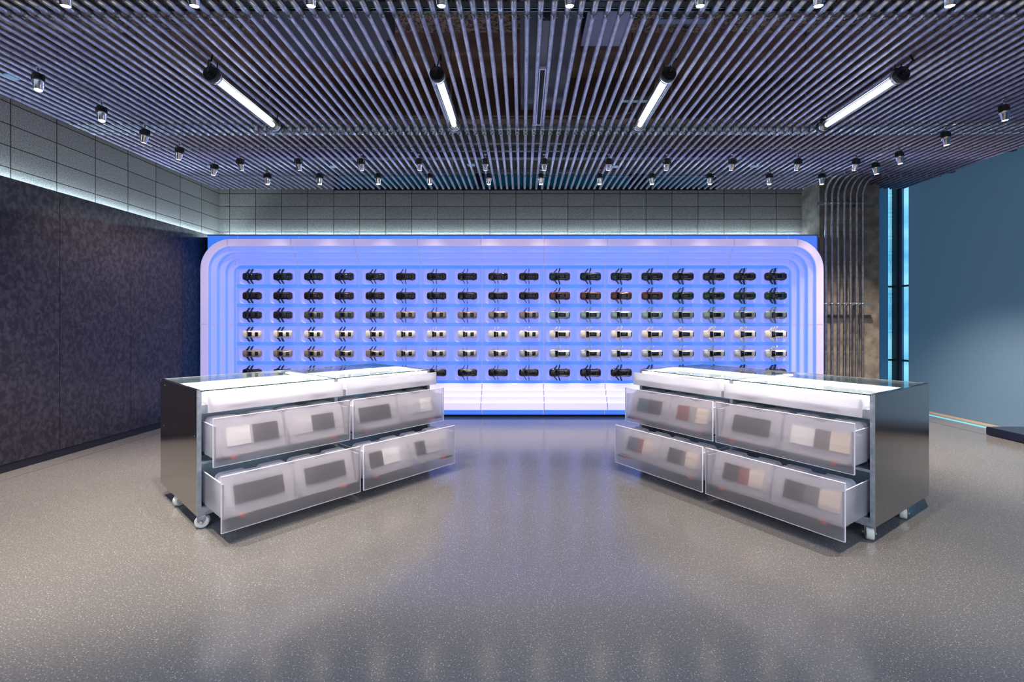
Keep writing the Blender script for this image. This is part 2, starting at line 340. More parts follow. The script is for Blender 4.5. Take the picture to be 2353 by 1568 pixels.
# ------------------------------------------------------------ above the conduits
HZ = EYE+2.05
for y0, y1, mk in ((3.78, 4.06, 'rough_beam'), (5.75, 6.1, 'slab'), (1.0, 1.4, 'slab')):
    b = MB(); b.box(XL, XR, y0, y1, EYE+2.62, 4.45); structure(b.build('trim_%d' % (5+int(y0)), M[mk]), 'concrete beam above the conduit ceiling', 'beam')
b = MB(); b.box(-2.2, -1.1, 1.3, 3.9, EYE+2.45, EYE+2.75); b.box(-2.1, -1.2, 3.9, 4.3, EYE+2.5, EYE+2.7)
tag(b.build('air_unit', M['duct']), 'dark grey air unit above conduits, left of centre', 'air unit')
b = MB(); b.box(-.02, .46, 2.2, 4.95, EYE+2.35, EYE+2.6); dk = tag(b.build('duct', M['duct']), 'long grey air duct above the black slot diffuser', 'duct')
b = MB(); b.box(.50, .84, 2.4, 3.35, EYE+2.4, EYE+2.55); b.box(.50, .84, 3.46, 3.9, EYE+2.4, EYE+2.55); tag(b.build('pale_duct', M['ductlight']), 'pale lilac duct section above conduits right of the grey duct', 'duct')
b = MB(); b.box(-3.5, 3.2, 5.85, 5.95, EYE+2.16, EYE+2.30); b.tube([(-3.0, 5.9, EYE+2.3), (-3.0, 5.9, 4.46)], .006, 6); b.tube([(2.8, 5.9, EYE+2.3), (2.8, 5.9, 4.46)], .006, 6)
tag(b.build('air_pipe', M['duct']), 'long grey pipe lagging crossing above the back conduits', 'pipe')
for pts, lb in (([(-4.5, 5.55, 2.56), (1.15, 5.55, 2.56), (1.32, 5.43, 2.56), (1.34, 5.25, 2.56), (1.36, 1.5, 2.56)], 'brown conduit above the ceiling that bends forward beside the grey duct'),
                ([(-4.5, 5.62, 2.56), (1.25, 5.62, 2.56)], 'straight brown conduit crossing above the back of the conduit ceiling'),
                ([(1.45, 5.30, 2.56), (1.45, 1.5, 2.56)], 'straight brown conduit running forward over the small trapeze hangers')):
    b = MB(); b.tube([(x, y, EYE+z) for x, y, z in pts], .018, 8)
    if len(pts) == 2 and pts[0][0] < 0:
        for x in (-3.8, -1.5, .9): b.tube([(x, 5.62, EYE+2.56), (x, 5.62, 4.452)], .005, 6)
    tag(b.build('brown_conduit', M['browncond']), lb, 'conduit')
for i, y in enumerate((3.72, 5.05)):
    b = MB(); b.box(1.12, 1.52, y-.03, y+.03, EYE+2.49, EYE+2.535)
    for x in (1.16, 1.48): b.tube([(x, y, EYE+2.5), (x, y, 4.44)], .006, 6)
    tag(b.build('trapeze_hanger', M['strut']), ('nearer' if i == 0 else 'farther')+' small trapeze hanger carrying the brown conduits', 'hanger')
# strut channels carrying the conduits, with threaded rods
strut_y = [2.985, 4.80, 5.19, 5.42, 6.19]
for i, y in enumerate(strut_y):
    e = empty('strut_channel', (0, y, EYE+2.075)); z0 = 0
    tag(e, 'grey strut channel crossing above the conduits, '+ORD[i]+' from the camera', 'strut', 'strut channels above conduits')
    b = MB(); X0, X1 = XL+.02, 5.9
    b.box(X0, X1, -.021, -.018, 0, .04); b.box(X0, X1, .018, .021, 0, .04); b.box(X0, X1, -.021, .021, .038, .041)
    b.box(X0, X1, -.021, -.011, 0, .003); b.box(X0, X1, .011, .021, 0, .003); b.build('channel', M['strut'], e)
    rod = None
    for k in range(8):
        b = MB(); x = -4.3+k*1.42+(.2 if i % 2 else 0); x += .5 if -2.25 < x < -1.05 else (1.0 if -.05 < x < .88 else 0); x = min(x, 5.8); b.tube([(x, 0, .04), (x, 0, 4.44-EYE-2.075)], .005, 6)
        b.lathe([(.012, .04), (.012, .052)], 6, base=(x, 0, 0)); b.build('hanger_rod', M['galv2'], e)

# ------------------------------------------------------------ conduits
PR, PS = .0168, .0873
LX = [-2.42, -.665, 1.135, 2.945]
def sector(x):
    if x < LX[0]: return 'left of the leftmost tube lamp'
    if x > LX[3]: return 'right of the rightmost tube lamp'
    for i, n in enumerate(('first and second', 'second and third', 'third and fourth')):
        if x < LX[i+1]: return 'between the %s tube lamps' % n
def clip_mb():
    b = MB(); b.lathe([(PR+.003, -.012), (PR+.003, .012)], 12, axis='y')
    b.box(-.006, .006, -.010, .010, -PR-.012, -PR); b.tube([(-.004, 0, -PR-.008), (.026, 0, -PR-.008)], .003, 6); b.tube([(0, 0, -PR), (0, 0, -PR-.022)], .0035, 6); return b
ring_m = [M['galv2'], M['dark']]
def run_front(ring):
    e = empty('ceiling_conduit', (0, 0, EYE+2.05)); b = MB(); b.tube([(0, -2.5, 0), (0, 4.63, 0)], PR, 12); b.build('pipe', M['galv'], e)
    b = MB(); b.lathe([(PR+.001, 2.84), (PR+.005, 2.845), (PR+.005, 2.945), (PR+.001, 2.95)], 12, axis='y'); b.build('coupling', M['galv2'], e)
    c = clip_mb().build('clip', M['galv2'], e); c.location.y = 2.985
    b = MB(); b.lathe([(PR+.001, 4.585), (PR+.004, 4.59), (PR+.004, 4.655 if ring else 4.785), (PR+.001, 4.66 if ring else 4.79)], 12, axis='y')
    if ring:
        b.lathe([(.020, .02), (.020, -.045), (.0155, -.045)], 14, base=(0, 4.685, 0), caps=False); b.lathe([(.0155, -.044), (.0155, .018)], 14, base=(0, 4.685, 0), mi=1)
        b.lathe([(.020, .02), (.008, .026)], 14, base=(0, 4.685, 0))
    b.build('end_fitting', ring_m, e); return e
def run_back(ring, yend=6.79):
    e = empty('ceiling_conduit', (0, 0, EYE+2.05)); b = MB(); b.tube([(0, 4.83, 0), (0, yend, 0)], PR, 12); b.build('pipe', M['galv'], e)
    b = MB(); b.lathe([(PR+.001, 4.79), (PR+.004, 4.795), (PR+.004, 4.86), (PR+.001, 4.865)], 12, axis='y')
    if ring:
        b.lathe([(.020, .02), (.020, -.045), (.0155, -.045)], 14, base=(0, 4.765, 0), caps=False); b.lathe([(.0155, -.044), (.0155, .018)], 14, base=(0, 4.765, 0), mi=1)
        b.lathe([(.020, .02), (.008, .026)], 14, base=(0, 4.765, 0))
    b.build('end_fitting', ring_m, e)
    for y in (5.19, 6.19 if yend > 6.3 else 6.05):
        c = clip_mb().build('clip', M['galv2'], e); c.location.y = y
    if yend > 6.3:
        b = MB(); b.lathe([(PR-.001, yend-.002), (PR+.003, yend), (PR+.003, yend+.014), (PR-.004, yend+.016)], 12, axis='y'); b.build('end_cap', M['galv2'], e)
    return e
protos = {}
WK = range(49, 56)
for k in range(-53, 66):
    x = .030+k*PS; ring = -2.82 < x < 3.05
    for nm, fn in (('front', run_front), ('back', run_back)):
        short = nm == 'back' and k in WK
        key = (nm, ring, short)
        if key not in protos:
            o = protos[key] = fn(ring, 6.20) if short else fn(ring)
        else: o = dup(protos[key])
        o.location.x = x
        if short: lb = 'grey conduit of the back run that turns down the concrete column'
        else: lb = 'galvanised steel conduit in the %s ceiling run, %s' % ('front' if nm == 'front' else 'back', sector(x))
        tag(o, lb, 'conduit', ('front' if nm == 'front' else 'back')+' run of ceiling conduits, '+('over the column' if short else sector(x)))
# conduits running down the column
def wall_conduit():
    e = empty('wall_conduit', (0, 6.43, 0)); b = MB(); pts = [(0, 0, .01), (0, 0, EYE+2.05-.22)]
    for a in range(1, 9):
        t = a*pi/16; pts.append((0, -.22*(1-cos(t)), EYE+2.05-.22+.22*sin(t)))
    pts.append((0, -.235, EYE+2.05)); b.tube(pts, PR, 12); b.build('pipe', M['galvwall'], e)
    for z in (1.615, 3.05):
        b = MB(); b.lathe([(PR+.004, z-.01), (PR+.004, z+.01)], 12); b.box(-.03, .03, .012, .02, z-.012, z+.012); b.build('clip', M['galv2'], e)
    return e
o0 = None
for i, k in enumerate(WK):
    if o0 is None: o = o0 = wall_conduit()
    else: o = dup(o0)
    o.location.x = .030+k*PS; tag(o, 'vertical steel conduit on the concrete column, %s from the left' % ORD[i], 'conduit', 'vertical conduits on the column')
for i, z in enumerate((1.615, 3.05)):
    b = MB(); b.box(4.2, 5.0, 6.452, 6.492, z-.02, z+.02); b.box(4.4, 4.44, 6.49, 6.61, z-.02, z+.02); b.box(4.8, 4.84, 6.49, 6.61, z-.02, z+.02)
    tag(b.build('strut_bracket', M['strut']), ('lower' if i == 0 else 'upper')+' strut bracket holding the vertical conduits to the column', 'bracket')

# linear slot and little plates between conduits
e = empty('slot_diffuser', (.160, 0, EYE+2.035)); tag(e, 'narrow black slot diffuser with pale rim between ceiling conduits', 'air diffuser')
b = MB(); b.box(-.027, -.019, 3.60, 4.62, -.004, .05); b.box(.019, .027, 3.60, 4.62, -.004, .05); b.box(-.019, .019, 3.60, 3.612, -.004, .05); b.box(-.019, .019, 4.608, 4.62, -.004, .05); b.build('rim', mat('diffuser_rim', (190, 190, 225), .4), e)
b = MB(); b.box(-.019, .019, 3.612, 4.608, .01, .05); b.box(-.003, .003, 3.612, 4.608, .004, .012); b.build('slot', M['dark'], e)
b = MB(); b.box(-.025, .025, 3.06, 3.60, .02, .31); b.build('boot', M['duct'], e)
for i, (x, y, yy) in enumerate(((765, 384, 5.85), (1083, 380, 5.8), (1413, 384, 5.83), (1735, 383, 5.83), (486, 384, 5.8), (22, 178, 3.73))):
    X = (x-PX)*yy/FPX; z = EYE+(PY-y)*yy/FPX
    e = empty('sensor_plate', (X, yy, z)); tag(e, 'small pale blue square sensor plate below the conduits, %s from the left' % ['third', 'fourth', 'fifth', 'sixth', 'second', 'first'][i], 'sensor', 'sensor plates under the ceiling')
    b = MB(); b.bbox(-.045, .045, -.045, .045, 0, .012, .003); b.build('plate', mat('plate_blue', (120, 150, 172), .5), e)
    b = MB(); b.tube([(-.055, 0, .008), (-.055, 0, max(.03, EYE+2.04-z))], .004, 6); b.tube([(-.055, -.02, .01), (-.055, .02, .01)], .006, 6); b.build('mount', M['galv2'], e)

# ------------------------------------------------------------ tube lamps
def tube_lamp():
    e = empty('tube_lamp', (0, 0, EYE+1.945))
    L0, L1, r = 3.50, 4.47, .052
    b = MB(); b.lathe([(r, L0+.03), (r, L1-.03)], 24, axis='y', caps=False); b.build('clear_tube', M['pane'], e)
    b = MB(); b.lathe([(.001, L0+.075), (.020, L0+.08), (.0215, L0+.10), (.0215, L1-.09), (.001, L1-.085)], 16, axis='y', caps=False, base=(0, 0, -.012)); b.build('glowing_tube', M['tubeglow'], e)
    b = MB(); b.box(-.026, .026, L0+.06, L1-.06, .022, .030); b.tube([(-.03, L0+.06, .01), (-.03, L1-.06, .01)], .004, 6); b.tube([(.03, L0+.06, .01), (.03, L1-.06, .01)], .004, 6); b.build('reflector', M['tubereflect'], e)
    for y0, s in ((L0, 1), (L1, -1)):
        b = MB(); b.lathe([(.030, y0+s*.006), (.046, y0+s*.004), (.052, y0), (.056, y0+s*.004), (.057, y0+s*.03), (.054, y0+s*.045), (.0525, y0+s*.05)], 28, axis='y')
        b.lathe([(.010, y0-s*.012), (.012, y0+s*.008)], 12, axis='y'); cpo = b.build('end_cap', M['black'], e)
        b = MB(); b.lathe([(.0565, y0+s*.046), (.0575, y0+s*.05), (.0575, y0+s*.062), (.0555, y0+s*.066)], 28, axis='y', caps=False); b.build('clamp_ring', M['chrome'], cpo)
        b = MB(); b.box(-.035, .035, y0+s*.05-.012, y0+s*.05+.012, .050, .062); b.tube([(-.025, y0+s*.05, .055), (-.025, y0+s*.05, .10)], .005, 6); b.tube([(.025, y0+s*.05, .055), (.025, y0+s*.05, .10)], .005, 6); b.build('hanger', M['black'], e)
    b = MB(); pts = []
    for t in range(13):
        a = t/12; pts.append((.02*sin(a*pi)+.035*a, L0-.02-.035*sin(a*pi), -.0+.13*a+.03*sin(a*pi*2)))
    b.tube(pts, .006, 8); b.build('cable', M['black'], e)
    return e
for i, x in enumerate(LX):
    if i == 0: o = tl = tube_lamp()
    else: o = dup(tl)
    o.location.x = x; tag(o, 'glowing tubular lamp under the ceiling conduits, %s from the left' % ORD[i], 'tube lamp', 'tube lamps under the ceiling')

# ------------------------------------------------------------ spotlights
def spot(lens, tiltx=0, tilty=0):
    e = empty('spotlight', (0, 0, EYE+2.05))
    b = MB(); b.tube([(0, 0, -.017), (0, 0, -.075)], .0065, 8); b.lathe([(.014, -.01), (.014, -.022)], 10); b.build('stem', M['galv2'], e)
    b = MB(); b.box(-.045, .045, -.009, .009, -.080, -.075); b.box(-.045, -.042, -.011, .011, -.125, -.076); b.box(.042, .045, -.011, .011, -.125, -.076)
    b.tube([(-.05, 0, -.115), (-.038, 0, -.115)], .008, 8); b.tube([(.038, 0, -.115), (.05, 0, -.115)], .008, 8); b.build('yoke', M['black'], e)
    h = MB(); h.M = Matrix.Translation((0, 0, -.115)) @ Matrix.Rotation(tiltx, 4, 'X') @ Matrix.Rotation(tilty, 4, 'Y')
    for k in range(5): h.lathe([(.034, .042-k*.011), (.0345, .040-k*.011), (.0345, .036-k*.011), (.034, .034-k*.011), (.024, .033-k*.011)], 16)
    h.lathe([(.024, .05), (.024, -.02)], 14); hd = h.build('heat_sink', M['black'], e)
    r = MB(); r.M = h.M.copy(); r.lathe([(.037, -.012), (.040, -.016), (.040, -.022), (.036, -.026), (.026, -.088), (.024, -.089), (.022, -.084)], 22, caps=False); r.build('reflector', M['chrome'], e)
    l = MB(); l.M = h.M.copy(); l.lathe([(.0235, -.085), (.020, -.0905), (.001, -.092)], 20, caps=False); l.build('lens', M[lens], e)
    return e, h.M.copy()
def place_spots(name, lst, lens, tx, ty, label, group, energy, blend=.6, size=75):
    p = None
    for i, (x, y) in enumerate(lst):
        if p is None: o, mm = spot(lens, tx, ty); p = o
        else: o = dup(p)
        o.location.x = x; o.location.y = y
        tag(o, label % ORD[i], 'spotlight', group)
        base = Vector((x, y, EYE+2.05)); q = base + (mm @ Vector((0, 0, -.097)))
        lamp('spot_beam', 'SPOT', q, (mm.to_3x3()).to_euler(), energy*(1 if name != 'c' else 2.0 if abs(x) > 1.8 else .72), (1.0, .84, .68), spot_size=R(size), spot_blend=blend, shadow_soft_size=.022)
XA = [(x-PX)*5.955/FPX for x in (614.8, 734.5, 869, 987.7, 1123, 1243, 1378, 1498, 1631.4, 1768, 1888.5)]
XB = [(x-PX)*5.41/FPX for x in (552, 685.5, 829.5, 963, 1115, 1251, 1399, 1532.5, 1683, 1833.5, 1967)]
XC = [(x-PX)*2.607/FPX for x in (143, 441, 711, 1013, 1310, 1612, 1886, 2190)]
place_spots('a', [(x, 5.955) for x in XA], 'bulb', R(2), 0, 'glowing spotlight in the rearmost row, %s from the left', 'rearmost row of spotlights', SPOT_W*1.3, size=46, blend=1.0)
place_spots('b', [(x, 5.41) for x in XB], 'bulb2', R(22), 0, 'silver spotlight in the second rearmost row, %s from the left', 'second rearmost row of spotlights', SPOT_W*.22, size=60)
place_spots('c', [(x, 2.607) for x in XC], 'bulb', R(13), 0, 'bright spotlight at the top edge of the view, %s from the left', 'front row of spotlights', SPOT_W*1.25, size=70)
place_spots('d', [(-3.83, 3.577), (-3.83, 4.116), ], 'bulb', R(-6), R(-8), 'bright spotlight hanging by the left block wall, %s from the camera', 'left column of spotlights', SPOT_W*2.2)
def side(lst, lens, ty, names, side_, en):
    p = None
    for i, (x, y) in enumerate(lst):
        if p is None: o, mm = spot(lens, R(4), ty); p = o
        else: o = dup(p)
        o.location.x = x; o.location.y = y; tag(o, names[i], 'spotlight', side_+' column of spotlights')
        q = Vector((x, y, EYE+2.05)) + (mm @ Vector((0, 0, -.097)))
        lamp('spot_beam', 'SPOT', q, (mm.to_3x3()).to_euler(), en, (1.0, .84, .68), spot_size=R(80), spot_blend=.6, shadow_soft_size=.022)
side([(-3.835, 4.595), (-3.84, 5.064), (-3.81, 5.596)], 'bulb2', R(14), ['silver spotlight by the left block wall, %s from the camera' % k for k in ('third', 'fourth', 'fifth')], 'left', SPOT_W*.6)
side([(4.35, 4.09), (4.35, 4.655), (4.32, 5.19), (4.33, 5.55)], 'bulb', R(-10), ['glowing spotlight on the right near the blue blind, %s from the camera' % k for k in ('first', 'second', 'third', 'fourth')], 'right', SPOT_W*2.1)
# unseen fill spots added in place of ceiling lamps behind camera, brightening cabinets and floor
for y, en, tx in ((.3, .85, 6), (-1.6, 1.1, 42)):
    for x in (-3.6, -1.8, 0, 1.8, 3.6):
        lamp('spot_beam', 'SPOT', (x, y, EYE+1.9), (R(tx), 0, 0), SPOT_W*en, (.70, .82, 1.0), spot_size=R(80), spot_blend=.8, shadow_soft_size=.05)

# ------------------------------------------------------------ the light wall
YF = 6.46
def rrect(x0, x1, z0, z1, r, n=10):
    pts = []
    for cx, cz, a0 in ((x1-r, z1-r, 0), (x0+r, z1-r, pi/2), (x0+r, z0+r, pi), (x1-r, z0+r, 1.5*pi)):
        for k in range(n+1):
            a = a0+pi/2*k/n; pts.append((cx+r*cos(a), cz+r*sin(a)))
    return pts
lw = empty('light_wall', (0, YF, 0)); tag(lw, 'wide blue backlit display wall with rounded stepped frame', 'display wall')
b = MB(); b.bbox(-4.506, 4.21, 0.0, .10, .03, 2.592, .01)
b.build('backlit_base', M['lb_base'], lw).location.y = .004
b = MB(); b.box(-4.5, 4.2, .03, .12, 0, .03); b.build('plinth', M['dark'], lw)
b = MB(); b.box(-4.506, 4.21, .002, .10, 2.590, 2.606); b.box(4.208, 4.222, .002, .1, .03, 2.606); b.build('edge_trim', mat('grey_trim', (112, 112, 150), .5), lw)
def ring(o, i, ro, ri, y0, y1, mats, name):
    # o,i: outer and inner rectangles x0,x1,z0,z1
    A = rrect(*o, ro); B = rrect(*i, ri); n = len(A); k = .008
    def inset(P, d):
        cx = sum(p[0] for p in P)/n; res = []
        for j in range(n):
            a, c = Vector(P[j-1]), Vector(P[(j+1) % n]); t = (c-a).normalized(); res.append((P[j][0]-t.y*d, P[j][1]+t.x*d))
        return res
    A1 = inset(A, k); B1 = inset(B, -k)
    rows = [[(p[0], y1, p[1]) for p in A], [(p[0], y0+k, p[1]) for p in A], [(p[0], y0, p[1]) for p in A1], [(p[0], y0, p[1]) for p in B1], [(p[0], y0+k, p[1]) for p in B], [(p[0], y1, p[1]) for p in B]]
    vs = [q for r in rows for q in r]; fs = []; mi = []; sm = []
    for r_ in range(5):
        for j in range(n):
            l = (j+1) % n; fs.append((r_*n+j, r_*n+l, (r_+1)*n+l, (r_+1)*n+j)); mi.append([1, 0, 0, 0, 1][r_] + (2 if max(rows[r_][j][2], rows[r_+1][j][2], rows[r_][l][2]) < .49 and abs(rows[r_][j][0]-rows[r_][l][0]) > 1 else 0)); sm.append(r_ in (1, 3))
    m = MB(); m.add(vs, fs, sm, mi); return m.build(name, mats, lw)
o1 = (-4.45, 4.155, .138, 2.502); i1 = (-4.34, 4.049, .242, 2.400); i2 = (-4.261, 3.969, .3225, 2.319); i3 = (-4.183, 3.894, .399, 2.243); i4 = (-4.099, 3.811, .482, 2.158)
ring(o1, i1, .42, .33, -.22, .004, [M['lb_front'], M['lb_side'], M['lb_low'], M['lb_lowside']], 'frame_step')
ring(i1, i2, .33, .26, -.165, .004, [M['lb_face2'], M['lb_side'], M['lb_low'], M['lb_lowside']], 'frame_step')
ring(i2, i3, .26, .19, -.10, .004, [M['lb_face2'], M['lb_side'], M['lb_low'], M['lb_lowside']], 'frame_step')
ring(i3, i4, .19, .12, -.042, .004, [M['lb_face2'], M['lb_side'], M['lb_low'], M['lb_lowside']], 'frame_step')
# seams across the frame steps
fx = [(-4.05+.02)+0 for _ in range(1)]
X0 = (545.5-PX)*YF/FPX; PW = 140.65*YF/FPX
def vseam(mb, X):
    for (za, zb, y) in ((2.403, 2.50, -.2215), (2.322, 2.397, -.1665), (2.246, 2.316, -.1015), (2.162, 2.24, -.0435), (.14, .24, -.2215), (.245, .32, -.1665), (.325, .396, -.1015), (.40, .48, -.0435), (2.505, 2.588, .0025), (.032, .135, .0025)):
        mb.box(X-.006, X+.006, y, y+.001, za, zb)
b = MB()
for k in range(10): vseam(b, X0+PW*k)
zm = EYE+(PY-745.3)*YF/FPX
for (xa, xb, y) in ((-4.448, -4.342, -.2215), (-4.337, -4.263, -.1665), (-4.258, -4.185, -.1015), (-4.18, -4.1, -.0435), (4.05, 4.153, -.2215), (3.972, 4.047, -.1665), (3.896, 3.967, -.1015), (3.813, 3.892, -.0435)): b.box(xa, xb, y, y+.001, zm-.006, zm+.006)
b.build('seam', M['lb_seam'], lw)
# field modules: two cells wide, three high, with recessed rounded pockets
ZT = EYE+(PY-610)*YF/FPX; ZB = EYE-(882.5-PY)*YF/FPX; PH = (ZT-ZB)/2
cw = PW/2
def module(zc_list, h):
    b = MB(); g = .004; X1 = PW-g; n = 6; rr = .055; hw, hh = .178, .112; dp = .020
    # cell rectangles tile the module; zs are pocket centres from module bottom
    zb = [0]+[(zc_list[i]+zc_list[i+1])/2 for i in range(len(zc_list)-1)]+[h]
    for ci in range(2):
        cx = cw*(ci+.5)+(.0)
        xa = g if ci == 0 else cw; xb = cw if ci == 0 else X1
        for ri, zc in enumerate(zc_list):
            za, zt = zb[ri]+(g if ri == 0 else 0), zb[ri+1]-(g if ri == len(zc_list)-1 else 0)
            P = rrect(cx-hw, cx+hw, zc-hh, zc+hh, rr, n); Q = rrect(cx-hw+.016, cx+hw-.016, zc-hh+.016, zc+hh-.016, rr-.014, n)
            N_ = len(P)
            vs = [(p[0], 0, p[1]) for p in P]+[(p[0], dp*.75, p[1]) for p in rrect(cx-hw+.007, cx+hw-.007, zc-hh+.007, zc+hh-.007, rr-.006, n)]+[(p[0], dp, p[1]) for p in Q]
            fs = []; mi = []; sm = []
            for q in range(2):
                for j in range(N_): l = (j+1) % N_; fs.append((q*N_+j, q*N_+l, (q+1)*N_+l, (q+1)*N_+j)); mi.append(1); sm.append(True)
            fs.append(tuple(2*N_+j for j in range(N_))); mi.append(2 if False else 1); sm.append(False)
            # surround of the pocket, then full-width strips above and below
            c = [(xb, 0, zc+hh), (xa, 0, zc+hh), (xa, 0, zc-hh), (xb, 0, zc-hh)]; base = len(vs); vs += c
            k = n+1
            for ci2 in range(4):
                for j in range(n): fs.append((base+ci2, ci2*k+j, ci2*k+j+1)); mi.append(0); sm.append(False)
                nx = (ci2+1) % 4
                if ci2 in (1, 3): fs.append((base+ci2, ci2*k+n, nx*k, base+nx)); mi.append(0); sm.append(False)
            for q0, q1 in ((za, zc-hh), (zc+hh, zt)):
                w0 = len(vs); vs += [(xa, 0, q0), (xb, 0, q0), (xb, 0, q1), (xa, 0, q1)]; fs.append((w0, w0+1, w0+2, w0+3)); mi.append(2); sm.append(False)
            b.add(vs, fs, sm, mi)
    return b
rowy = [635.5, 680, 724.2, 768.5, 812.8, 857]
rz = [EYE+(PY-y)*6.41/FPX for y in rowy]
top = module(sorted([z-(ZT-PH) for z in rz[:3]]), PH); bot = module(sorted([z-ZB for z in rz[3:]]), PH)
fm = [M['lb_field'], M['lb_pocket'], M['lb_strip']]
pt = pb = None
for k in range(9):
    if pt is None: pt = top.build('field_panel', fm, lw); pb = bot.build('field_panel', fm, lw); a_, b_ = pt, pb
    else: a_ = pt.copy(); COL.objects.link(a_); b_ = pb.copy(); COL.objects.link(b_)
    a_.location = (X0+PW*k, -.022, ZT-PH); b_.location = (X0+PW*k, -.022, ZB)
b = MB(); b.box(-4.09, 3.80, -.001, .0035, ZB-.01, ZT+.01); b.build('seam_backing', M['lb_seam'], lw)
# cyan light washing the block wall from behind the top of the light wall
b = MB(); b.box(-4.6, 4.3, YB-.055, YB-.04, 2.655, 2.667); tag(b.build('cove_light_strip', M['cove']), 'pale cyan light strip behind the top edge of the blue light wall', 'light strip')
b = MB(); b.box(-4.6, 4.3, YF+.10, YB, 2.57, 2.585); structure(b.build('trim_20', M['dark']), None)

# ------------------------------------------------------------ model cars
def loft(b, st, sec, mi=None):
    # st: (x, w, h, z0); sec: list of (a, c) in units of w and h, across the car
    n = len(sec); vs = []
    for x, w_, h_, z0 in st: vs += [(x, a*w_, z0+c*(h_-z0)) for a, c in sec]
    fs = [(i*n+j, i*n+j+1, (i+1)*n+j+1, (i+1)*n+j) for i in range(len(st)-1) for j in range(n-1)]
    fs += [tuple(range(n)), tuple((len(st)-1)*n+j for j in range(n))[::-1]]
    sm = [True]*(len(fs)-2)+[False]*2
    b.add(vs, fs, sm, mi)
SEC = [(-.9, 0), (-1, .2), (-1, .62), (-.93, .85), (-.78, .97), (0, 1.03), (.78, .97), (.93, .85), (1, .62), (1, .2), (.9, 0)]
GLASSY = mat('model_glass', (12, 13, 18), .06, 0, spec=.8); TYRE = mat('model_tyre', (22, 22, 24), .7); CABIN = mat('model_interior', (28, 26, 28), .5)
GLASSM = [GLASSY]
def paint(name, c, metal=.3, rough=.25): return mat('paint_'+name, c, rough, metal, coat=.6)
TYPES = {
 'a': dict(L=.268, W=.0525, H=.080, hood=.048, ws=-.066, roof=(-.034, .027), rw=(.066, .104), doors=((-.058, 58), (-.008, 62)), th=.007),
 'b': dict(L=.275, W=.0515, H=.080, hood=.047, ws=-.066, roof=(-.026, .006), rw=(.048, .092), doors=((-.062, 62), (-.002, 84)), th=.0055),
 's': dict(L=.292, W=.0555, H=.090, hood=.056, ws=-.072, roof=(-.024, .080), rw=(.122, .134), doors=((-.072, 55), (-.012, 76)), th=.009)}
